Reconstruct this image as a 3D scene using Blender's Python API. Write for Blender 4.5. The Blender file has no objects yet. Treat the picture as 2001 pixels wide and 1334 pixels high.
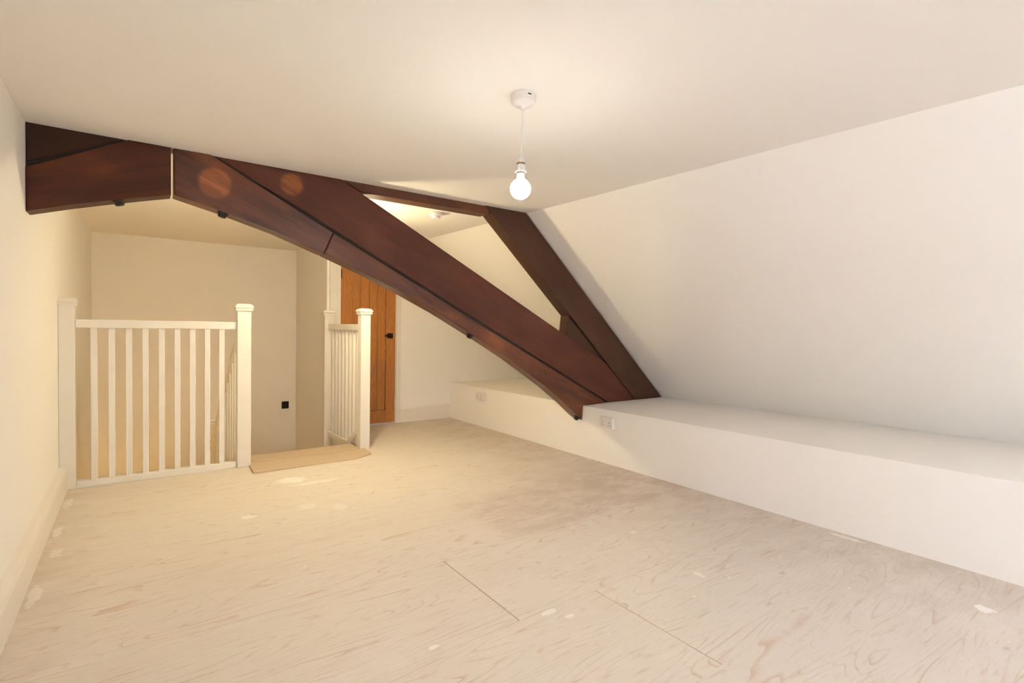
import bpy, bmesh, math, random
from mathutils import Matrix, Vector
random.seed(7)
S = bpy.context.scene
COL = S.collection

# ---------------------------------------------------------------- camera
F_PX, YAW, PITCH, ROLL = 1006.02, math.radians(36.159), math.radians(-1.586), math.radians(-0.961)
CAM = Vector((0.3433, 0.0, 1.05))
fw = Vector((math.sin(YAW)*math.cos(PITCH), math.cos(YAW)*math.cos(PITCH), math.sin(PITCH)))
rt = Vector((math.cos(YAW), -math.sin(YAW), 0.0))
dn = -rt.cross(fw)
r2 = math.cos(ROLL)*rt + math.sin(ROLL)*dn
d2 = -math.sin(ROLL)*rt + math.cos(ROLL)*dn
cam_data = bpy.data.cameras.new('camera')
cam_data.sensor_width = 36.0
cam_data.lens = F_PX/2001.0*36.0
cam_data.clip_start = 0.02
cam = bpy.data.objects.new('camera', cam_data)
cam.matrix_world = Matrix(((r2.x, -d2.x, -fw.x, CAM.x), (r2.y, -d2.y, -fw.y, CAM.y),
                           (r2.z, -d2.z, -fw.z, CAM.z), (0, 0, 0, 1)))
COL.objects.link(cam)
S.camera = cam

# ---------------------------------------------------------------- light and exposure
BULB_FRONT, BULB_REAR = 112.0, 640.0       # emission strength of the two bare bulbs
BULB_COL_FRONT, BULB_COL_REAR = (1.0, 0.97, 0.89), (1.0, 0.83, 0.50)
DAY_FILL_W, DAY_FILL_COL = 130.0, (0.78, 0.828, 0.985)   # soft daylight fill, let in at an added side window
ROOF_FILL_W = 11.0                              # and at an added rooflight, both behind the photographer
STAIR_FILL_W = 15.0                              # unseen lamp added below the stairs to brighten the stairwell
EXPOSURE = 1.03
w = bpy.data.worlds.new('world'); S.world = w; w.use_nodes = True
w.node_tree.nodes['Background'].inputs[0].default_value = (0.75, 0.86, 1.0, 1)
w.node_tree.nodes['Background'].inputs[1].default_value = 0.6
day = bpy.data.lights.new('side_fill_daylight', 'AREA')
day.shape = 'RECTANGLE'; day.size = 1.1; day.size_y = 1.1
day.energy = DAY_FILL_W; day.color = DAY_FILL_COL
dayo = bpy.data.objects.new('side_fill_daylight', day)
dayo.location = (-.30, -1.75, 1.05); dayo.rotation_euler = (0, math.radians(-90), 0)   # fill outside the added side window, facing +X
COL.objects.link(dayo)
rl = bpy.data.lights.new('roof_fill', 'AREA'); rl.shape = 'RECTANGLE'; rl.size = 0.9; rl.size_y = 0.75
rl.energy = ROOF_FILL_W; rl.color = (0.82, 0.84, 0.95)
rlo = bpy.data.objects.new('roof_fill', rl); rlo.location = (3.79, -0.70, 1.38)
rlo.rotation_euler = Vector((-.67, 0, -.74)).to_track_quat('-Z', 'Y').to_euler(); COL.objects.link(rlo)  # added fill light outside the rooflight opening
stair_fill = bpy.data.lights.new('stairwell_fill', 'POINT'); stair_fill.energy = STAIR_FILL_W; stair_fill.color = (1.0, 0.64, 0.20); stair_fill.shadow_soft_size = 0.12
stair_fill_o = bpy.data.objects.new('stairwell_fill', stair_fill); stair_fill_o.location = (0.40, 4.60, -2.35); COL.objects.link(stair_fill_o)  # added fill, lifts the stairwell walls from below
S.view_settings.view_transform = 'Standard'; S.view_settings.look = 'None'
S.view_settings.gamma = 1.0; S.view_settings.use_curve_mapping = False
S.view_settings.exposure = EXPOSURE
try:
    S.cycles.use_denoising = True
    S.cycles.max_bounces = 14; S.cycles.diffuse_bounces = 8
    S.cycles.sample_clamp_indirect = 6.0
except Exception: pass

# ---------------------------------------------------------------- node helpers
def new_mat(name):
    m = bpy.data.materials.new(name); m.use_nodes = True
    nt = m.node_tree; b = nt.nodes['Principled BSDF']
    return m, nt, b
class N:
    def __init__(s, nt): s.nt = nt
    def node(s, t, **kw):
        n = s.nt.nodes.new(t)
        for k, v in kw.items(): setattr(n, k, v)
        return n
    def put(s, sock, v):
        if hasattr(v, 'is_output'): s.nt.links.new(v, sock)
        else: sock.default_value = v
    def math(s, op, a, b=0.0, c=0.0, clamp=False):
        n = s.node('ShaderNodeMath', operation=op, use_clamp=clamp)
        s.put(n.inputs[0], a); s.put(n.inputs[1], b); s.put(n.inputs[2], c)
        return n.outputs[0]
    def coords(s): return s.node('ShaderNodeTexCoord').outputs['Object']
    def mapping(s, v, scale=(1, 1, 1), rot=(0, 0, 0), loc=(0, 0, 0)):
        n = s.node('ShaderNodeMapping'); s.put(n.inputs[0], v)
        s.put(n.inputs[1], loc); s.put(n.inputs[2], rot); s.put(n.inputs[3], scale); return n.outputs[0]
    def noise(s, v, scale, detail=3.0, rough=0.5, dist=0.0):
        n = s.node('ShaderNodeTexNoise'); s.put(n.inputs['Vector'], v)
        s.put(n.inputs['Scale'], scale); s.put(n.inputs['Detail'], detail)
        s.put(n.inputs['Roughness'], rough); s.put(n.inputs['Distortion'], dist)
        return n.outputs['Fac']
    def smooth(s, v, a, b):
        n = s.node('ShaderNodeMapRange', interpolation_type='SMOOTHSTEP')
        s.put(n.inputs[0], v); s.put(n.inputs[1], a); s.put(n.inputs[2], b)
        return n.outputs[0]
    def mix(s, f, a, b):
        n = s.node('ShaderNodeMix', data_type='RGBA')
        s.put(n.inputs[0], f); s.put(n.inputs[6], a); s.put(n.inputs[7], b); return n.outputs[2]
    def bump(s, h, strength, dist):
        n = s.node('ShaderNodeBump'); s.put(n.inputs['Strength'], strength)
        s.put(n.inputs['Distance'], dist); s.put(n.inputs['Height'], h); return n.outputs[0]
    def sep(s, v):
        n = s.node('ShaderNodeSeparateXYZ'); s.put(n.inputs[0], v); return n.outputs

def rgb(r, g, b): return (r, g, b, 1.0)

def mat_plaster(name='plaster', col=(0.885, 0.862, 0.82)):
    m, nt, b = new_mat(name); n = N(nt); c = n.coords()
    big = n.noise(c, 1.3, 2.0); fine = n.noise(c, 260.0, 2.0)
    k = n.mix(n.math('MULTIPLY', big, 0.25), rgb(*col), rgb(col[0]*0.965, col[1]*0.96, col[2]*0.95))
    n.put(b.inputs['Base Color'], k); b.inputs['Roughness'].default_value = 0.85
    b.inputs['Specular IOR Level'].default_value = 0.25
    n.put(b.inputs['Normal'], n.bump(fine, 0.12, 0.001))
    return m
def mat_gloss(name='white_gloss_paint', col=(0.80, 0.775, 0.72), rough=0.32):
    m, nt, b = new_mat(name); n = N(nt); c = n.coords()
    k = n.mix(n.noise(c, 5.0), rgb(*col), rgb(col[0]*0.97, col[1]*0.965, col[2]*0.95))
    n.put(b.inputs['Base Color'], k); b.inputs['Roughness'].default_value = rough
    n.put(b.inputs['Normal'], n.bump(n.noise(n.mapping(c, (1, 1, 0.08)), 160.0), 0.05, 0.001))
    return m
def mat_plain(name, col, rough=0.4, metal=0.0, spec=0.5):
    m, nt, b = new_mat(name); n = N(nt)
    k = n.mix(n.noise(n.coords(), 30.0), rgb(*col), rgb(col[0]*0.94, col[1]*0.94, col[2]*0.94))
    n.put(b.inputs['Base Color'], k); b.inputs['Roughness'].default_value = rough
    b.inputs['Metallic'].default_value = metal; b.inputs['Specular IOR Level'].default_value = spec
    return m
def mat_emit(name, col, strength):
    """LED globe: the chips face away from the cap, so less light leaves it backwards"""
    m, nt, b = new_mat(name); n = N(nt); z = n.sep(n.coords())[2]
    f = n.math('ADD', n.math('MULTIPLY', n.math('SUBTRACT', 1.0, n.smooth(z, -.372, -.312)), 0.84), 0.16)
    b.inputs['Base Color'].default_value = rgb(0.9, 0.9, 0.9)
    b.inputs['Emission Color'].default_value = rgb(*col); n.put(b.inputs['Emission Strength'], n.math('MULTIPLY', f, strength))
    return m

def mat_stained(name, angle, dark, mid, light, rough=0.42, discs=(), bias=0.0, spec=0.45, contrast=1.0):
    """dark stained softwood; grain runs along the beam, whose slope in the XZ plane is `angle`"""
    m, nt, b = new_mat(name); n = N(nt); c = n.coords()
    g = n.mapping(c, (1, 1, 1), (0, -angle, 0))
    dark0 = dark; dark = tuple(d*contrast+q*(1-contrast) for d, q in zip(dark, mid))
    st = n.mapping(g, (0.8, 3.0, 9.0))
    a = n.noise(st, 3.2, 5.0, 0.6, 0.6)
    fine = n.noise(n.mapping(g, (2.0, 30.0, 60.0)), 4.0, 3.0, 0.6)
    cloud = n.noise(n.mapping(g, (1.0, 1.0, 2.4)), 2.6, 3.0, 0.55)
    k = n.mix(n.smooth(n.math('ADD', n.math('ADD', n.math('MULTIPLY', a, 0.55), n.math('MULTIPLY', cloud, 0.55)), bias), 0.35, 0.75), rgb(*dark), rgb(*mid))
    k = n.mix(n.math('MULTIPLY', n.smooth(cloud, 0.56, 0.80), 0.65), k, rgb(*light))
    k = n.mix(n.math('MULTIPLY', n.smooth(fine, 0.52, 0.75), 0.35), k, rgb(*dark))
    x, y, z = n.sep(c)
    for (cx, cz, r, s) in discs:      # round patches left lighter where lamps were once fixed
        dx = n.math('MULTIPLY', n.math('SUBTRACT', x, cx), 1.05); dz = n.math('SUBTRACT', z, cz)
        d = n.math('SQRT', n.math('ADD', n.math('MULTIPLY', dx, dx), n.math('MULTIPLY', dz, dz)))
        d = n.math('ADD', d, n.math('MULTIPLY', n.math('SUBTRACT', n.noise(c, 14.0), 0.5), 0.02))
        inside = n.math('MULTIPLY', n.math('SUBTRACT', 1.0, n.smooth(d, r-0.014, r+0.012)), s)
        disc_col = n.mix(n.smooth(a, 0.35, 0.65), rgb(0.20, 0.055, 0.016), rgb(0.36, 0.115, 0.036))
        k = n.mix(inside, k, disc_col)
    n.put(b.inputs['Base Color'], k)
    n.put(b.inputs['Roughness'], n.math('ADD', n.math('MULTIPLY', a, 0.22), rough-0.1))
    b.inputs['Specular IOR Level'].default_value = spec
    n.put(b.inputs['Normal'], n.bump(n.math('ADD', a, n.math('MULTIPLY', fine, 0.5)), 0.25, 0.003))
    return m

def mat_oak(name='oak', seed=0.0):
    m, nt, b = new_mat(name); n = N(nt); c = n.coords()
    rnd = n.node('ShaderNodeObjectInfo').outputs['Random']
    off = n.node('ShaderNodeCombineXYZ'); n.put(off.inputs[0], n.math('MULTIPLY', rnd, 7.0)); n.put(off.inputs[2], n.math('MULTIPLY', rnd, 11.0))
    va = n.node('ShaderNodeVectorMath', operation='ADD'); n.put(va.inputs[0], c); n.put(va.inputs[1], off.outputs[0])
    v = va.outputs[0]
    field = n.noise(n.mapping(v, (5.0, 2.0, 0.55)), 2.6, 2.0, 0.5, 0.3)
    fr = n.math('FRACT', n.math('MULTIPLY', field, 13.0))
    ring = n.math('ADD', n.math('MULTIPLY', n.smooth(n.math('ABSOLUTE', n.math('SUBTRACT', fr, 0.5)), 0.0, 0.5), 0.55), n.math('MULTIPLY', n.noise(v, 3.0), 0.45))
    fine = n.noise(n.mapping(v, (60.0, 20.0, 2.2)), 3.0, 2.0, 0.6)
    k = n.mix(ring, rgb(0.335, 0.118, 0.021), rgb(0.465, 0.182, 0.034))
    k = n.mix(n.math('MULTIPLY', n.smooth(fine, 0.5, 0.72), 0.4), k, rgb(0.26, 0.08, 0.013))
    n.put(b.inputs['Base Color'], k); b.inputs['Roughness'].default_value = 0.5
    n.put(b.inputs['Normal'], n.bump(fine, 0.15, 0.001))
    return m

def mat_carpet():
    m, nt, b = new_mat('beige_carpet'); n = N(nt); c = n.coords()
    f = n.noise(c, 420.0, 2.0, 0.7); g = n.noise(c, 9.0)
    k = n.mix(f, rgb(0.50, 0.385, 0.27), rgb(0.68, 0.545, 0.395))
    k = n.mix(n.math('MULTIPLY', g, 0.35), k, rgb(0.52, 0.39, 0.255))
    n.put(b.inputs['Base Color'], k); b.inputs['Roughness'].default_value = 0.95
    b.inputs['Specular IOR Level'].default_value = 0.1
    n.put(b.inputs['Normal'], n.bump(f, 0.7, 0.004))
    return m

def mat_plywood():
    """pale softwood plywood: rotary-cut figure along X, knots, brown flecks, paint drips and dirt"""
    m, nt, b = new_mat('plywood'); n = N(nt); c = n.coords()
    rnd = n.node('ShaderNodeObjectInfo').outputs['Random']
    off = n.node('ShaderNodeCombineXYZ'); n.put(off.inputs[0], n.math('MULTIPLY', rnd, 13.0)); n.put(off.inputs[1], n.math('MULTIPLY', rnd, 5.0))
    va = n.node('ShaderNodeVectorMath', operation='ADD'); n.put(va.inputs[0], c); n.put(va.inputs[1], off.outputs[0])
    v = va.outputs[0]
    # growth-ring contours stretched along the board
    field = n.noise(n.mapping(v, (0.40, 2.5, 1.0)), 1.5, 2.5, 0.42, 0.22)
    fr = n.math('FRACT', n.math('MULTIPLY', field, 30.0))
    saw = n.math('MULTIPLY', n.math('SUBTRACT', 1.0, n.smooth(fr, 0.03, 0.34)), n.smooth(fr, 0.0, 0.03))                 # soft on one side, crisp on the other
    brk = n.smooth(n.noise(n.mapping(v, (1.3, 5.0, 1.0)), 2.4, 4.0, 0.65), 0.38, 0.68)
    line = n.math('MULTIPLY', n.math('POWER', saw, 1.6), brk)
    fleck = n.smooth(n.noise(n.mapping(v, (1.9, 26.0, 1.0)), 2.8, 4.0, 0.65, 0.2), 0.55, 0.72)
    fleck2 = n.smooth(n.noise(n.mapping(v, (6.0, 34.0, 1.0)), 3.4, 2.0, 0.6, 0.2), 0.58, 0.74)
    cloud = n.noise(v, 1.6, 4.0, 0.6)
    fine = n.noise(n.mapping(v, (6.0, 120.0, 1.0)), 4.0, 2.0, 0.6)
    k = n.mix(cloud, rgb(0.655, 0.590, 0.515), rgb(0.735, 0.680, 0.610))
    k = n.mix(n.math('MULTIPLY', fine, 0.18), k, rgb(0.60, 0.49, 0.38))
    k = n.mix(n.math('MULTIPLY', line, 0.58), k, rgb(0.50, 0.315, 0.205))
    k = n.mix(n.math('MULTIPLY', fleck, 0.46), k, rgb(0.52, 0.345, 0.225))
    k = n.mix(n.math('MULTIPLY', fleck2, 0.22), k, rgb(0.40, 0.30, 0.235))
    # small grey knots
    vor = n.node('ShaderNodeTexVoronoi', feature='F1'); n.put(vor.inputs['Vector'], n.mapping(v, (0.8, 1.25, 1.0))); vor.inputs['Scale'].default_value = 4.2
    knot = n.math('SUBTRACT', 1.0, n.smooth(n.math('ADD', vor.outputs['Distance'], n.math('MULTIPLY', n.noise(v, 30.0), 0.07)), 0.055, 0.125))
    pick = n.smooth(n.sep(vor.outputs['Color'])[0], 0.58, 0.62)
    k = n.mix(n.math('MULTIPLY', n.math('MULTIPLY', knot, pick), 0.42), k, rgb(0.33, 0.265, 0.225))
    # trodden-in dirt, set in the room and not in the boards
    x, y, z = n.sep(c)
    wob = n.math('MULTIPLY', n.math('SUBTRACT', n.noise(c, 3.5, 3.0), 0.5), 0.22)
    xw = n.math('ADD', x, wob); yw = n.math('ADD', y, wob)
    patch = n.math('MULTIPLY', n.smooth(xw, 1.78, 1.95), n.math('MULTIPLY', n.smooth(yw, 1.98, 2.06), n.math('SUBTRACT', 1.0, n.smooth(yw, 2.5, 2.8))))
    dn1 = n.smooth(n.noise(n.mapping(c, (1.0, 1.8, 1.0)), 3.4, 8.0, 0.72), 0.36, 0.62)
    k = n.mix(n.math('MULTIPLY', patch, n.math('ADD', n.math('MULTIPLY', dn1, 0.34), 0.06)), k, rgb(0.42, 0.30, 0.225))
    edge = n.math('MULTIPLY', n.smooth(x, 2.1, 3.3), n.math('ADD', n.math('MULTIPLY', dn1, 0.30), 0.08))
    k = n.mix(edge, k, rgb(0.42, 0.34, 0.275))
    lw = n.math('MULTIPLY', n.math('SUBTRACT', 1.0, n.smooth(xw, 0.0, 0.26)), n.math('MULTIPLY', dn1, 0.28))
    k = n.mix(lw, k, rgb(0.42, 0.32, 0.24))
    # drips and smears of wall paint
    vp = n.node('ShaderNodeTexVoronoi', feature='F1'); n.put(vp.inputs['Vector'], n.mapping(c, (1.0, 1.5, 1.0), (0, 0, 0.5))); vp.inputs['Scale'].default_value = 6.5
    drop = n.math('SUBTRACT', 1.0, n.smooth(n.math('ADD', vp.outputs['Distance'], n.math('MULTIPLY', n.noise(c, 60.0), 0.06)), 0.055, 0.085))
    drop = n.math('MULTIPLY', drop, n.smooth(n.sep(vp.outputs['Color'])[1], 0.48, 0.52))
    for (px, py, ax, ay, s) in ((1.184, 3.63, .085, .07, .85), (1.30, 3.50, .16, .03, .6), (2.967, .493, .030, .026, 1.0),
                                (1.124, 1.481, .018, .013, .9), (1.578, 1.423, .032, .016, .8), (1.134, 3.049, .05, .05, .35),
                                (1.291, 2.945, .04, .05, .35), (.831, 3.058, .035, .03, .7), (3.285, 1.09, .02, .085, .75),
                                (1.62, 1.36, .022, .010, .8), (2.42, 1.75, .025, .012, .6), (2.30, 1.28, .014, .04, .6),
                                (0.03, 2.62, .02, .10, .6), (0.025, 3.35, .018, .08, .6), (0.025, 3.85, .02, .10, .6), (0.05, 3.05, .022, .05, .5)):
        dx = n.math('DIVIDE', n.math('SUBTRACT', x, px), ax); dy = n.math('DIVIDE', n.math('SUBTRACT', y, py), ay)
        d = n.math('SQRT', n.math('ADD', n.math('MULTIPLY', dx, dx), n.math('MULTIPLY', dy, dy)))
        d = n.math('ADD', d, n.math('MULTIPLY', n.math('SUBTRACT', n.noise(c, 34.0, 4.0, 0.65), 0.5), 2.6))
        drop = n.math('MAXIMUM', drop, n.math('MULTIPLY', n.math('SUBTRACT', 1.0, n.smooth(d, 0.85, 1.05)), s))
    k = n.mix(n.math('MULTIPLY', drop, 0.85), k, rgb(0.86, 0.83, 0.79))
    n.put(b.inputs['Base Color'], k); b.inputs['Roughness'].default_value = 0.62
    b.inputs['Specular IOR Level'].default_value = 0.3
    n.put(b.inputs['Normal'], n.bump(n.math('ADD', fine, n.math('MULTIPLY', line, -0.8)), 0.15, 0.0015))
    return m

PLASTER = mat_plaster()
GLOSS = mat_gloss()
SKIRT = mat_gloss('white_skirting_paint', (0.81, 0.765, 0.70), 0.4)
PLASTIC = mat_plain('white_plastic', (0.82, 0.79, 0.76), 0.35)
BLACKM = mat_plain('black_metal', (0.012, 0.012, 0.012), 0.4, 0.6)
BRASS = mat_plain('dull_brass', (0.25, 0.17, 0.08), 0.4, 0.9)
HOLE = mat_plain('dark_slot', (0.05, 0.035, 0.03), 0.7)
IRON = mat_plain('dark_iron', (0.025, 0.018, 0.015), 0.5, 0.5)
FILLER = mat_plain('joint_filler', (0.52, 0.43, 0.27), 0.8)
OAK = mat_oak(); CARPET = mat_carpet(); PLY = mat_plywood()
GLASS, _nt, _b = new_mat('window_glass')
_b.inputs['Transmission Weight'].default_value = 1.0; _b.inputs['Roughness'].default_value = 0.0; _b.inputs['IOR'].default_value = 1.02

# ---------------------------------------------------------------- mesh helpers
def link(name, bm, mat, parent=None, loc=(0, 0, 0), smooth=False):
    me = bpy.data.meshes.new(name)
    bmesh.ops.recalc_face_normals(bm, faces=bm.faces)
    bm.to_mesh(me); bm.free()
    if mat: me.materials.append(mat)
    if smooth:
        for p in me.polygons: p.use_smooth = True
    o = bpy.data.objects.new(name, me); COL.objects.link(o); o.location = loc
    if parent: o.parent = parent
    return o
def structure(o): o['kind'] = 'structure'; return o
def root(name, label=None, cat=None, loc=(0, 0, 0), group=None, kind=None):
    o = bpy.data.objects.new(name, None); COL.objects.link(o); o.location = loc
    o.empty_display_size = 0.1
    if label: o['label'] = label
    if cat: o['category'] = cat
    if group: o['group'] = group
    if kind: o['kind'] = kind
    return o
def box(bm, x0, x1, y0, y1, z0, z1, bev=0.0):
    t = bmesh.new()
    bmesh.ops.create_cube(t, size=1.0)
    for v in t.verts:
        v.co = Vector(((x0+x1)/2+v.co.x*(x1-x0), (y0+y1)/2+v.co.y*(y1-y0), (z0+z1)/2+v.co.z*(z1-z0)))
    if bev: bmesh.ops.bevel(t, geom=list(t.edges), offset=bev, segments=1, affect='EDGES', profile=0.5)
    return merge(bm, t)
def merge(bm, t):
    if bm is None: return t
    me = bpy.data.meshes.new('t'); t.to_mesh(me); t.free(); bm.from_mesh(me); bpy.data.meshes.remove(me); return bm
def hexa(p):
    """solid from 8 corners: bottom ring 0-3, top ring 4-7"""
    bm = bmesh.new(); v = [bm.verts.new(q) for q in p]
    for f in ((3, 2, 1, 0), (4, 5, 6, 7), (0, 1, 5, 4), (1, 2, 6, 5), (2, 3, 7, 6), (3, 0, 4, 7)):
        bm.faces.new([v[i] for i in f])
    return bm
def prism(poly, y0, y1, bev=0.0):
    """polygon in XZ extruded along Y"""
    bm = bmesh.new()
    a = [bm.verts.new((x, y0, z)) for x, z in poly]; b = [bm.verts.new((x, y1, z)) for x, z in poly]
    bm.faces.new(a); bm.faces.new(b[::-1]); k = len(poly)
    for i in range(k): bm.faces.new((a[i], b[i], b[(i+1) % k], a[(i+1) % k]))
    if bev:
        es = [e for e in bm.edges if abs(e.verts[0].co.y-y0) < 1e-6 and abs(e.verts[1].co.y-y0) < 1e-6]
        bmesh.ops.bevel(bm, geom=es, offset=bev, segments=1, affect='EDGES', profile=0.5)
    return bm
def lathe(prof, seg=32, cx=0, cy=0, cap=True, square=False):
    """rings of (radius, z) about a vertical axis; square=True makes a square section"""
    bm = bmesh.new(); rings = []
    for r, z in prof:
        if square: pts = [(-r, -r), (r, -r), (r, r), (-r, r)]
        else: pts = [(r*math.cos(2*math.pi*i/seg), r*math.sin(2*math.pi*i/seg)) for i in range(seg)]
        rings.append([bm.verts.new((cx+px, cy+py, z)) for px, py in pts])
    for a, b in zip(rings, rings[1:]):
        k = len(a)
        for i in range(k): bm.faces.new((a[i], a[(i+1) % k], b[(i+1) % k], b[i]))
    if cap: bm.faces.new(rings[0][::-1]); bm.faces.new(rings[-1])
    return bm
def tube(pts, r, seg=10):
    bm = bmesh.new(); rings = []
    for i, p in enumerate(pts):
        p = Vector(p); d = (Vector(pts[min(i+1, len(pts)-1)])-Vector(pts[max(i-1, 0)])).normalized()
        u = d.orthogonal().normalized(); u = (Vector((1, 0, 0))-d*d.x).normalized() if abs(d.x) < .9 else u
        q = d.cross(u)
        rings.append([bm.verts.new(p+u*r*math.cos(2*math.pi*j/seg)+q*r*math.sin(2*math.pi*j/seg)) for j in range(seg)])
    for a, b in zip(rings, rings[1:]):
        for j in range(seg): bm.faces.new((a[j], a[(j+1) % seg], b[(j+1) % seg], b[j]))
    bm.faces.new(rings[0][::-1]); bm.faces.new(rings[-1]); return bm

# ---------------------------------------------------------------- room shell
ZC = 1.90                                   # flat ceiling
def kx(y): return 3.35-0.0165*y             # face of the low knee wall
def kz(y): return 0.436-0.006*y             # its top
def fx(y): return 2.785-0.0285*y            # fold between ceiling and slope
def sx(y): return fx(y)+1.633               # foot of the slope on the ledge
YG, YD, YB = -2.60, 5.19, 6.39              # gable behind camera, door wall, stairwell back wall
XS = 1.865                                  # stairwell side wall
TH = 0.12
def slab(name, quad, n, mat=PLASTER, th=TH):
    n = Vector(n).normalized()*th
    q = [Vector(p) for p in quad]
    return structure(link(name, hexa([tuple(p) for p in q]+[tuple(p+n) for p in q]), mat))
slab('wall_left_stairwell', [(-0.04, 4.2, -2.5), (0.0, YB, -2.5), (0.0, YB, ZC), (-0.04, 4.2, ZC)], (-1, 0.02, 0))
slab('wall_back_stairwell', [(-0.2, YB, -2.5), (XS+.2, YB, -2.5), (XS+.2, YB, ZC), (-0.2, YB, ZC)], (0, 1, 0))
slab('wall_stairwell_side', [(XS, YD, -2.5), (XS, YB, -2.5), (XS, YB, ZC), (XS, YD, ZC)], (1, 0, 0), th=.08)
slab('wall_below_landing', [(1.905, 4.23, -2.5), (1.905, YD, -2.5), (1.905, YD, -0.03), (1.905, 4.23, -0.03)], (1, 0, 0))
slab('wall_below_floor', [(-.04, 4.26, -2.5), (1.95, 4.26, -2.5), (1.95, 4.26, -0.06), (-.04, 4.26, -0.06)], (0, -1, 0))
slab('floor_lower', [(-.2, 4.0, -2.5), (2.1, 4.0, -2.5), (2.1, YB+.1, -2.5), (-.2, YB+.1, -2.5)], (0, 0, -1), CARPET)
# door wall with an opening
DX0, DX1, DZ = 2.005, 2.590, 1.74
bm = box(None, XS+.01, DX0-.03, YD+.005, YD+.12, 0, ZC)
box(bm, DX1+.03, 4.6, YD+.005, YD+.12, 0, ZC); box(bm, DX0-.03, DX1+.03, YD+.005, YD+.12, DZ+.03, ZC)
structure(link('wall_back', bm, PLASTER))
# ceiling: flat part, ending in the fold that runs along the room
slab('ceiling', [(-.2, YG, ZC), (fx(YG)+.01, YG, ZC), (fx(YB)+.01, YB+.1, ZC), (-.2, YB+.1, ZC)], (0, 0, 1))
def sp(t, y): return (fx(y)+(sx(y)+.12-fx(y))*t, y, ZC+(kz(y)-.1-ZC)*t)
bm = None
for t0, t1, y0, y1 in ((0, 1, YG, -1.10), (0, .30, -1.10, -.30), (.72, 1, -1.10, -.30), (0, 1, -.30, YD+.1)):
    q = [Vector(sp(t0, y0)), Vector(sp(t0, y1)), Vector(sp(t1, y1)), Vector(sp(t1, y0))]; nn = Vector((.67, 0, .74))*TH
    h_ = hexa([tuple(p) for p in q]+[tuple(p+nn) for p in q]); bm = h_ if bm is None else merge(bm, h_)
structure(link('wall_right_upper', bm, PLASTER))
slab('wall_right_lower', [(kx(YG), YG, -.05), (kx(YD+.1), YD+.1, -.05), (kx(YD+.1), YD+.1, kz(YD)), (kx(YG), YG, kz(YG))], (1, 0, 0))
slab('trim_1', [(kx(YG)+.001, YG, kz(YG)), (kx(YD+.1)+.001, YD+.1, kz(YD)), (sx(YD+.1)+.2, YD+.1, kz(YD)+.001), (sx(YG)+.2, YG, kz(YG)+.001)], (0, 0, -1), th=.1)
# gable behind the camera; daylight fill comes through an added side window behind the photographer
structure(link('wall_front', box(None, -.2, 4.9, YG-.15, YG, -.05, ZC), PLASTER))
WY0, WY1, WZ0, WZ1 = -2.35, -1.15, .45, 1.65
bm = box(None, -.16, -.04, YG, WY0, 0, ZC); box(bm, -.16, -.04, WY1, 4.2, 0, ZC)
box(bm, -.16, -.04, WY0, WY1, 0, WZ0); box(bm, -.16, -.04, WY0, WY1, WZ1, ZC)
structure(link('wall_left', bm, PLASTER))
win = root('fill_window_side', loc=(-.10, (WY0+WY1)/2, WZ0), kind='structure')  # side window added to carry the daylight fill
hw, hh = (WY1-WY0)/2, WZ1-WZ0
bm = box(None, -.03, .03, -hw, hw, 0, .05, .004); box(bm, -.03, .03, -hw, hw, hh-.05, hh, .004)
box(bm, -.03, .03, -hw, -hw+.05, .05, hh-.05, .004); box(bm, -.03, .03, hw-.05, hw, .05, hh-.05, .004)
link('window_frame', bm, GLOSS, win)
link('pane', box(None, -.004, .004, -hw+.05, hw-.05, .05, hh-.05), GLASS, win)
rc = Vector(sp(.51, -.70))+Vector((.67, 0, .74))*.05
win2 = root('fill_window_roof', loc=rc, kind='structure'); win2.rotation_euler = (0, math.atan2(1.577, 1.753), 0)  # rooflight added to carry fill on to the left wall
L2 = (Vector(sp(.72, -.7))-Vector(sp(.30, -.7))).length/2
bm = box(None, -L2, L2, -.40, -.35, -.03, .03, .003); box(bm, -L2, L2, .35, .40, -.03, .03, .003)
box(bm, -L2, -L2+.05, -.35, .35, -.03, .03, .003); box(bm, L2-.05, L2, -.35, .35, -.03, .03, .003)
link('window_frame', bm, GLOSS, win2); link('pane', box(None, -L2+.05, L2-.05, -.35, .35, -.004, .004), GLASS, win2)

# ---------------------------------------------------------------- floor: a deck with plywood sheets laid over it
fl = root('floor', loc=(0, 0, 0), kind='structure')
bm = box(None, -.16, 3.5, YG-.1, 4.235, -.06, -.0025); box(bm, 1.905, 3.5, 4.235, YD+.2, -.06, -.0025)
link('subfloor', bm, FILLER, fl)
RB = [YG-.02, -2.455, -1.897, -1.34, -.78, -.225, .33, .885, 1.44, 2.0, 2.555, 3.11, 3.67, 4.235, 4.78, YD+.15]
for i, (y0, y1) in enumerate(zip(RB, RB[1:])):
    jx = 1.45 if round((y0-1.44)/.557) % 2 == 0 else 1.845
    if abs(y0-.885) < .01: jx = 1.83
    x_start = 1.905 if y0 > 4.2 else -.10
    cuts = [x_start, jx, 3.44] if y0 < 4.2 else [x_start, 2.62, 3.44]
    for x0, x1 in zip(cuts, cuts[1:]):
        g0 = 0.0009 if abs(y0-2.0) < .01 or abs(y1-2.0) < .01 else 0.0002; gl = gr = 0.0004
        if abs(y0-1.44) < .01 and abs(x1-jx) < .01: gr = .0030
        if abs(y0-1.44) < .01 and abs(x0-jx) < .01: gl = .0030
        if abs(y0-.885) < .01 and abs(x1-jx) < .01: gr = .0022
        if abs(y0-.885) < .01 and abs(x0-jx) < .01: gl = .0022
        link('plywood_sheet', box(None, x0+gl, x1-gr, y0+g0, y1-g0, -.0025, random.uniform(-.0002, .0002)), PLY, fl)

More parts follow.
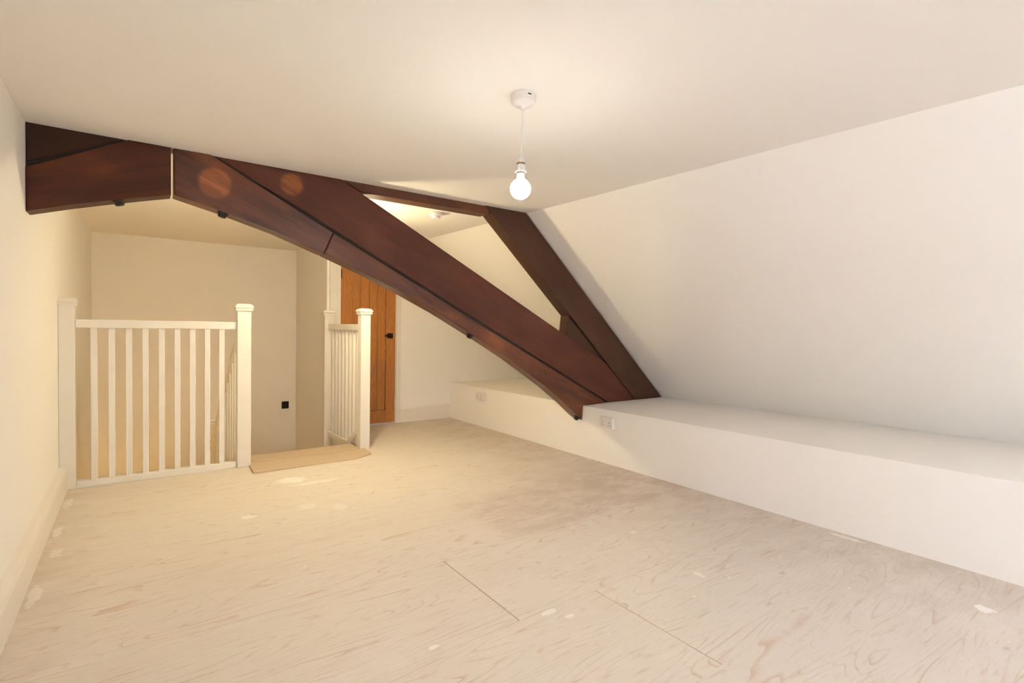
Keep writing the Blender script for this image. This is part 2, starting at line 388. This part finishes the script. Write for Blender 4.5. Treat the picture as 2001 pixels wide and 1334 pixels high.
# skirting boards
structure(link('baseboard_left', prism([(-.04, 0), (0, 0), (0, .118), (-.006, .132), (-.018, .143), (-.04, .146)], YG, 4.145), SKIRT))
bm = prism([(YD+.006, 0), (YD-.014, 0), (YD-.014, .140), (YD-.006, .155), (YD+.006, .157)], 2.646, kx(YD))
for v in bm.verts: v.co = Vector((v.co.y, v.co.x, v.co.z))
structure(link('baseboard_back', bm, SKIRT))

# ---------------------------------------------------------------- oak door and its white trim
def casing(name, x0, x1, z0, z1):
    bm = box(None, x0, x1, YD-.016, YD+.01, z0, z1, .003); return structure(link(name, bm, GLOSS))
casing('trim_2', 1.890, 1.949, 0, DZ+.06)
casing('trim_3', DX1+.005, 2.645, 0, DZ+.06)
casing('trim_4', 1.949, DX1+.005, DZ+.003, DZ+.06)
structure(link('trim_5', box(None, 1.949, DX0-.002, YD-.002, YD+.12, 0, DZ+.03, .002), GLOSS))
structure(link('trim_6', box(None, DX1+.001, DX1+.006, YD-.002, YD+.12, 0, DZ+.03), GLOSS))
dr = root('door_1', loc=(DX0, YD+.012, 0.012), kind='structure'); DW = DX1-DX0
for x0, x1 in ((0.0, .116), (DW-.104, DW)): link('stile', box(None, x0+.001, x1, -.006, .034, 0, DZ-.014, .002), OAK, dr)
for z0, z1 in ((0, .135), (DZ-.13, DZ-.014)): link('rail', box(None, .1165, DW-.1045, -.006, .034, z0, z1, .002), OAK, dr)
pw = (DW-.104-.116)/4
for k in range(4): link('plank', box(None, .116+k*pw+.0012, .116+(k+1)*pw-.0012, .006, .030, .1355, DZ-.1305, .006), OAK, dr)
h = link('handle', box(None, DW-.093, DW-.029, -.016, -.006, .900, .952, .002), BLACKM, dr)
link('lever', merge(box(None, DW-.068, DW-.052, -.05, -.016, .918, .934, .002), box(None, DW-.135, DW-.052, -.062, -.048, .917, .935, .003)), BLACKM, h)
bm = box(None, -.001, .010, -.012, -.004, 1.50, 1.59, .001); link('hinge', bm, IRON, dr)

# ---------------------------------------------------------------- dark timber roof truss
TY = 3.045
TR = Vector((3.31, 3.1, 0.42))
truss = root('roof_truss', 'dark stained timber roof truss crossing the attic from left wall to knee wall', 'roof truss', TR)
def loc(poly): return [(x-TR.x, z-TR.z) for x, z in poly]
DK, MD, LT = (0.022, 0.0065, 0.0035), (0.125, 0.034, 0.0115), (0.25, 0.078, 0.027)
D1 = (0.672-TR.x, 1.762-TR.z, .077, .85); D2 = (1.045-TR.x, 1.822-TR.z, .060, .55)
W_ARCH_R = mat_stained('stained_arch_timber', math.radians(26), DK, MD, LT, 0.34, (D1,), 0.02, 0.42, 0.85)
W_ARCH_L = mat_stained('stained_arch_timber_left', math.radians(-19), DK, (0.082, 0.022, 0.0075), (0.12, 0.034, 0.012), 0.45, (), -0.02, 0.2, 0.8)
W_STRUT = mat_stained('stained_strut_timber', math.radians(26.7), (0.030, 0.010, 0.006), (0.086, 0.026, 0.0135), (0.11, 0.034, 0.016), 0.52, (D2,), 0.02, 0.22, 0.6)
W_STRUT_L = mat_stained('stained_strut_timber_left', math.radians(-26.7), (0.018, 0.008, 0.004), (0.042, 0.019, 0.010), (0.06, 0.025, 0.012), 0.6, (), 0.0, 0.15, 0.5)
W_RAFT = mat_stained('stained_rafter_timber', math.radians(42), (0.026, 0.013, 0.007), (0.066, 0.029, 0.016), (0.085, 0.037, 0.02), 0.58, (), 0.0, 0.2, 0.5)
W_COLL = mat_stained('stained_collar_timber', 0.0, DK, (0.12, 0.038, 0.017), (0.17, 0.055, 0.024), 0.5, (), 0.0, 0.3, 0.7)
GAP_SHADE = mat_plain('gap_shade', (0.008, 0.004, 0.003), 0.8)  # near-black colour stands in for shade inside the truss gaps
XC = 0.490
def gz(x): return 1.89-0.5022*(x-.683)      # line between strut and arch timbers
def az(x):                                   # underside of the arch, right half
    P = [(.496, 1.674), (.704, 1.622), (.95, 1.552), (1.218, 1.455), (1.45, 1.365), (1.668, 1.272), (1.955, 1.137), (2.227, .993), (2.555, .811), (2.907, .590), (3.10, .452), (3.226, .350), (3.296, .300)]
    for (xa, za), (xb, zb) in zip(P, P[1:]):
        if xa <= x <= xb: return za+(zb-za)*(x-xa)/(xb-xa)
    return P[-1][1] if x > 3 else P[0][1]
JU, JL = (1.272, gz(1.272)-.006), (1.219, 1.455)
G = 0.014
xs1 = [.496, .60, .704, .83, .95, 1.08, 1.217]
up = [(.496, ZC), (.683-.03, ZC), (1.2705, gz(1.2705)-G)]
link('arch_brace', prism(loc([(x, az(x)) for x in xs1]+up[::-1]), TY-TR.y, TY+.11-TR.y, .004), W_ARCH_R, truss)
xs2 = [1.2215, 1.34, 1.45, 1.56, 1.668, 1.81, 1.955, 2.09, 2.227, 2.39, 2.555, 2.73, 2.907, 3.02, 3.10, 3.17, 3.226, 3.27, kx(TY)-.003]
low = [(x, az(x)) for x in xs2]+[(kx(TY)-.003, kz(TY)+.003), (3.575, kz(TY)+.003), (1.2745, gz(1.2745)-G)]
link('arch_brace', prism(loc(low), TY-TR.y, TY+.11-TR.y, .004), W_ARCH_R, truss)
left = [(.484, 1.672), (.484, ZC), (.318, ZC), (-.0385, 1.707), (-.0385, 1.516), (.10, 1.562), (.22, 1.598), (.36, 1.638)]
link('arch_brace', prism(loc(left), TY-TR.y, TY+.11-TR.y, .004), W_ARCH_L, truss)
strut = [(1.32, ZC), (.683, ZC), (3.617, kz(TY)+.003), (3.948, kz(TY)+.003), (3.574, .7575)]
link('principal_strut', prism(loc(strut), TY+.012-TR.y, TY+.115-TR.y, .004), W_STRUT, truss)
link('principal_strut', prism(loc([(.295, ZC), (-.0385, ZC), (-.0385, 1.728)]), TY+.012-TR.y, TY+.105-TR.y, .003), W_STRUT_L, truss)
link('gap_shade_strip', prism(loc([(.60, ZC), (.72, ZC), (3.62, kz(TY)+.004), (3.50, kz(TY)+.004)]), TY+.016-TR.y, TY+.10-TR.y), GAP_SHADE, truss)  # dark strip added behind the gap, its shade put into the colour
link('gap_shade_strip', prism(loc([(.36, ZC), (.27, ZC), (-.0385, 1.74), (-.0385, 1.69)]), TY+.016-TR.y, TY+.10-TR.y), GAP_SHADE, truss)
coll = [(1.34, ZC), (1.432, 1.8475), (2.382, 1.8465), (2.442, ZC)]
link('collar_beam', prism(loc([(1.325, ZC), (1.436, 1.8465), (2.36, 1.8465), (2.36, ZC)]), TY+.016-TR.y, TY+.135-TR.y, .004), W_COLL, truss)
raft = [(2.325, ZC), (2.682, ZC), (4.318, kz(TY)+.003), (3.952, kz(TY)+.003), (3.577, .7605), (3.145, 1.155)]
link('rafter', prism(loc(raft), TY+.006-TR.y, TY+.125-TR.y, .004), W_RAFT, truss)
link('wedge_block', prism(loc([(3.140, 1.148), (3.122, .988), (3.560, .772)]), TY+.022-TR.y, TY+.115-TR.y, .003), W_RAFT, truss)
for bx in (.278, .711, 2.227, 3.262):
    z = az(bx) if bx > .49 else 1.600+(bx-.22)*.29
    sl = math.atan2((az(bx+.03)-az(bx-.03)) if bx > .49 else .0174, .06)
    b = merge(lathe([(.015, -.026), (.019, -.022), (.019, -.004)], 6), lathe([(.027, -.006), (.027, .004)], 14))
    o = link('bolt', b, IRON, truss, (bx-TR.x, TY+.03-TR.y, z-TR.z)); o.rotation_euler = (0, -sl, 0)

# ---------------------------------------------------------------- balustrades
def newel(parent, x, y, s, z0, z1):
    o = link('newel_post', box(None, x-s/2, x+s/2, y-s/2, y+s/2, z0, z1+.004, .002), GLOSS, parent)
    r = s/2
    cap = lathe([(r-.002, z1), (r+.010, z1+.001), (r+.012, z1+.010), (r+.008, z1+.016), (r+.015, z1+.024), (r+.015, z1+.032), (r+.004, z1+.047), (r-.012, z1+.052)], square=True, cx=x, cy=y)
    link('newel_cap', cap, GLOSS, o); return o
B1 = Vector((0.49, 4.185, 0))
bal = root('landing_balustrade', 'white balustrade with nine balusters between two square newels by left wall', 'balustrade', B1)
newel(bal, .976-B1.x, 0, .089, .0005, 1.135); newel(bal, -.0-B1.x, 0, .078, .0005, 1.135)
link('handrail', box(None, .040-B1.x, .930-B1.x, -.030, .030, 1.001, 1.054, .004), GLOSS, bal)
bm = box(None, .040-B1.x, .930-B1.x, -.030, .030, .0005, .044, .003); box(bm, .040-B1.x, .930-B1.x, -.036, -.029, .0005, .022, .002)
link('base_rail', bm, GLOSS, bal)
for k in range(9):
    x = .129+.0884*k-B1.x
    link('baluster', box(None, x-.017, x+.017, -.017, .017, .043, 1.003, .002), GLOSS, bal)
B2 = Vector((1.89, 4.65, 0))
bal2 = root('landing_balustrade', 'short white balustrade beside the oak door, edging the right side of stair opening', 'balustrade', B2)
newel(bal2, 1.905-B2.x, 4.262-B2.y, .082, .0005, 1.135); newel(bal2, 1.860-B2.x, 5.135-B2.y, .082, -.35, 1.135)
def railbox(p, q, w, h0, h1):
    """bar from p to q (same x drift), width w in X, from h0 to h1 above the line"""
    (x0, y0, z0), (x1, y1, z1) = p, q
    return hexa([(x0-w/2, y0, z0+h0), (x0+w/2, y0, z0+h0), (x1+w/2, y1, z1+h0), (x1-w/2, y1, z1+h0),
                 (x0-w/2, y0, z0+h1), (x0+w/2, y0, z0+h1), (x1+w/2, y1, z1+h1), (x1-w/2, y1, z1+h1)])
def bx2(y): return 1.903-(y-4.262)*.03-B2.x
link('handrail', railbox((bx2(4.303), 4.303-B2.y, 0), (bx2(5.10), 5.10-B2.y, 0), .054, 1.001, 1.054), GLOSS, bal2)
link('base_rail', railbox((bx2(4.56), 4.56-B2.y, 0), (bx2(5.10), 5.10-B2.y, 0), .050, -.045, .005), GLOSS, bal2)
link('base_rail', railbox((bx2(4.303), 4.303-B2.y, .185), (bx2(4.575), 4.575-B2.y, -.01), .050, -.045, .012), GLOSS, bal2)
for k in range(8):
    y = 4.303+.797*(k+1)/9-B2.y
    x = bx2(y+B2.y)
    link('baluster', box(None, x-.016, x+.016, y-.016, y+.016, .004, 1.003, .002), GLOSS, bal2)
link('side_skirt', railbox((1.895-B2.x, 4.303-B2.y, 0), (1.895-B2.x, 5.095-B2.y, 0), .016, -.30, -.044), GLOSS, bal2)

# ---------------------------------------------------------------- carpeted stairs going down
ST = Vector((1.45, 4.26, 0))
stair = root('staircase', 'staircase with carpeted treads and white raking handrail going down between the newels', 'staircase', ST)
def nose(y0, y1, zt, rise, xa=1.02, xb=1.90):
    r = .016; pr = [(y0, zt-.03), (y0, zt), (y1-r, zt), (y1-.005, zt-.006), (y1, zt-.016), (y1-.005, zt-.027), (y1-.02, zt-.03), (y1-.02, zt-rise), (y1-.04, zt-rise), (y1-.04, zt-.03)]
    bm = prism(pr, xa, xb)
    for v in bm.verts: v.co = Vector((v.co.y-ST.x, v.co.x-ST.y, v.co.z))
    return bm
for k in range(4):
    link('tread', nose(4.415+.26*k, 4.715+.26*k, -.2*(k+1), .20, 1.0, 1.80), CARPET, stair)
structure(link('floor_landing', box(None, .86, XS-.001, 5.5, YB-.002, -1.06, -1.0), CARPET))
for k in range(3):
    x1 = .86-.26*k
    link('tread', box(None, x1-.27-ST.x, x1-ST.x-.002, 5.5-ST.y, YB-.002-ST.y, -1.26-.2*k, -1.2-.2*k), CARPET, stair)
link('string_board', railbox((.975-ST.x, 4.26-ST.y, -.06), (.93-ST.x, 5.50-ST.y, -1.0), .03, -.10, .17), GLOSS, stair)

B3 = ST
bal3 = stair
def rk(t): return (.972+(.925-.972)*t-B3.x, 4.232+(5.555-4.232)*t-B3.y, 1.03+(-0.10-1.03)*t-B3.z)
link('handrail', railbox(rk(0), rk(1), .05, -.05, .0), GLOSS, bal3)
link('base_rail', railbox((rk(0)[0], rk(0)[1], .10-B3.z), (rk(1)[0], rk(1)[1], -.86-B3.z), .05, .0, .04), GLOSS, bal3)
for k in range(12):
    t = (k+1)/13; x, y, z = rk(t)
    link('baluster', box(None, x-.016, x+.016, y-.016, y+.016, (.12-.96*t)-B3.z, z-.04, .002), GLOSS, bal3)
newel(bal3, .925-B3.x, 5.60-B3.y, .088, -1.0-B3.z, .085-B3.z)

# carpet edge lapping on to the plywood at the top of the stairs
def flap():
    bm = bmesh.new(); nx = 44
    def front(x): return 3.925+.012*math.sin(x*9)*.3+(.0 if x < 1.74 else (x-1.74)*.62)
    prof = [(0, .0), (0, .008), (.012, .013), (.5, .012), (.96, .013), (1.0, .009), (1.0, -.001)]
    x0, x1 = 1.012, 1.895; rows = []
    for i in range(nx+1):
        x = x0+(x1-x0)*i/nx; a, b = front(x), 4.205 if x < 1.858 else 4.203
        a += random.uniform(-.0015, .0015)
        rows.append([bm.verts.new((x-1.45-(0.01*(1-t)), a+(b-a)*t-4.1 if t > .02 else a-4.1+t, z+.0006+.001*math.sin(x*7))) for t, z in prof])
    for p, q in zip(rows, rows[1:]):
        for j in range(len(prof)-1): bm.faces.new((p[j], p[j+1], q[j+1], q[j]))
        bm.faces.new((p[-1], p[0], q[0], q[-1]))
    bm.faces.new(rows[0]); bm.faces.new(rows[-1][::-1]); return bm
fo = root('stair_carpet', loc=(1.45, 4.1, 0))
link('carpet_edge', flap(), CARPET, fo)
bm = prism([(4.246, -.03), (4.243, -.004), (4.248, .006), (4.260, .011), (4.44, .010), (4.455, .004), (4.46, -.006), (4.455, -.017), (4.44, -.02), (4.44, -.2), (4.42, -.2), (4.42, -.03)], 1.022, 1.860)
for v in bm.verts: v.co = Vector((v.co.y-1.45, v.co.x-4.1, v.co.z))
link('carpet_nosing', bm, CARPET, fo)
fo['label'] = 'beige carpet strip lapping on to the plywood at the top of the stairs'; fo['category'] = 'carpet'

# ---------------------------------------------------------------- double sockets on the knee wall
def socket(label, y):
    x = kx(y)
    r = root('wall_socket', label, 'socket', (x-.0005, y, 0.0), 'double sockets on the knee wall')
    z0 = 0.287+(y-2.75)*-.0015
    link('back_box', box(None, -.032, 0, -.068, .068, z0+.002, z0+.083, .003), PLASTIC, r)
    f = link('face_plate', box(None, -.041, -.031, -.070, .070, z0, z0+.085, .004), PLASTIC, r)
    for s in (-1, 1):
        cy = .034*s
        link('rocker_switch', box(None, -.0455, -.040, cy-.012+s*.012, cy+.000+s*.012, z0+.052, z0+.074, .001), PLASTIC, f)
        for dy, dz, wv, hv in ((0, .044, .005, .011), (-.011, .022, .008, .005), (.011, .022, .008, .005)):
            link('pin_slot', box(None, -.0414, -.040, cy+dy-wv/2, cy+dy+wv/2, z0+dz-hv/2, z0+dz+hv/2), HOLE, f)
    return r
socket('white double socket on the knee wall just right of the truss foot', 2.752)
socket('white double socket on the knee wall behind the truss, towards the door wall', 4.525)

# black plate on the stairwell wall
sp = root('wall_switch', 'small black square switch plate low on the stairwell wall', 'switch', (1.747, YB, 0.058))
link('plate', box(None, -.038, .038, -.010, -.0005, 0, .084, .002), BLACKM, sp)
link('rocker_switch', box(None, -.011, .011, -.014, -.009, .024, .060, .002), BLACKM, sp)

# smoke detector
sd = root('smoke_detector', 'white round smoke detector on the ceiling beyond the truss', 'smoke detector', (2.165, 3.485, ZC))
link('base', lathe([(.050, -.0005), (.052, -.006), (.052, -.017), (.049, -.020)], 32), PLASTIC, sd)
link('cover', lathe([(.049, -.020), (.046, -.027), (.034, -.029), (.032, -.040), (.027, -.045), (.012, -.047)], 32), PLASTIC, sd)

# ---------------------------------------------------------------- pendant lamps with bare bulbs
def pendant(label, x, y, strength, tint, group):
    r = root('pendant_lamp', label, 'lamp', (x, y, ZC), group)
    ro = link('ceiling_rose', lathe([(.046, -.0005), (.047, -.004), (.046, -.018), (.044, -.030), (.036, -.036), (.014, -.040), (.010, -.043), (.008, -.053), (.0045, -.055)], 40), PLASTIC, r, smooth=False)
    link('screw_slot', box(None, -.0125, .0005, -.0482, -.0445, -.0145, -.0105), HOLE, ro)
    pts = [(0, 0, -.05), (.0, 0, -.08), (-.002, 0, -.12), (-.006, 0, -.17), (-.007, 0, -.20), (-.0055, 0, -.235)]
    link('cord', tube(pts, .0034, 10), PLASTIC, r, smooth=True)
    hx = -.006
    ho = link('lamp_holder', lathe([(.005, -0.2280), (.010, -0.2310), (.013, -0.2360), (.0145, -0.2460), (.0145, -0.2480), (.0135, -0.2480), (.0135, -0.2540), (.0155, -0.2540), (.0165, -0.2680), (.0172, -0.2770), (.0205, -0.2775), (.0205, -0.2810), (.015, -0.2815)], 32, hx), PLASTIC, r)
    link('holder_band', lathe([(.0150, -0.2475), (.0155, -0.2485), (.0155, -0.2535), (.0150, -0.2545)], 32, hx), BRASS, ho)
    link('holder_band', lathe([(.0166, -0.2805), (.0166, -0.2860)], 32, hx), BRASS, ho)
    link('bulb_neck', lathe([(.0142, -.283), (.0145, -.296), (.0152, -.303), (.0170, -.3100)], 32, hx), PLASTIC, r)
    R, zc = .0375, -.3415
    prof = [(.0165, -.3085)]+[(R*math.cos(a), zc+R*math.sin(a)) for a in [math.radians(63-153*i/22) for i in range(23)]]
    prof[-1] = (.0006, zc-R)
    link('bulb', lathe(prof, 40, hx), mat_emit('lit_bulb', tint, strength), r, smooth=True)
    return r
pendant('lit bare bulb on a short white cord in front of the truss', 1.492, 1.527, BULB_FRONT, BULB_COL_FRONT, 'pendant lamps')
pendant('bare bulb pendant hanging behind the roof truss near the stair opening', 1.58, 3.60, BULB_REAR, BULB_COL_REAR, 'pendant lamps')
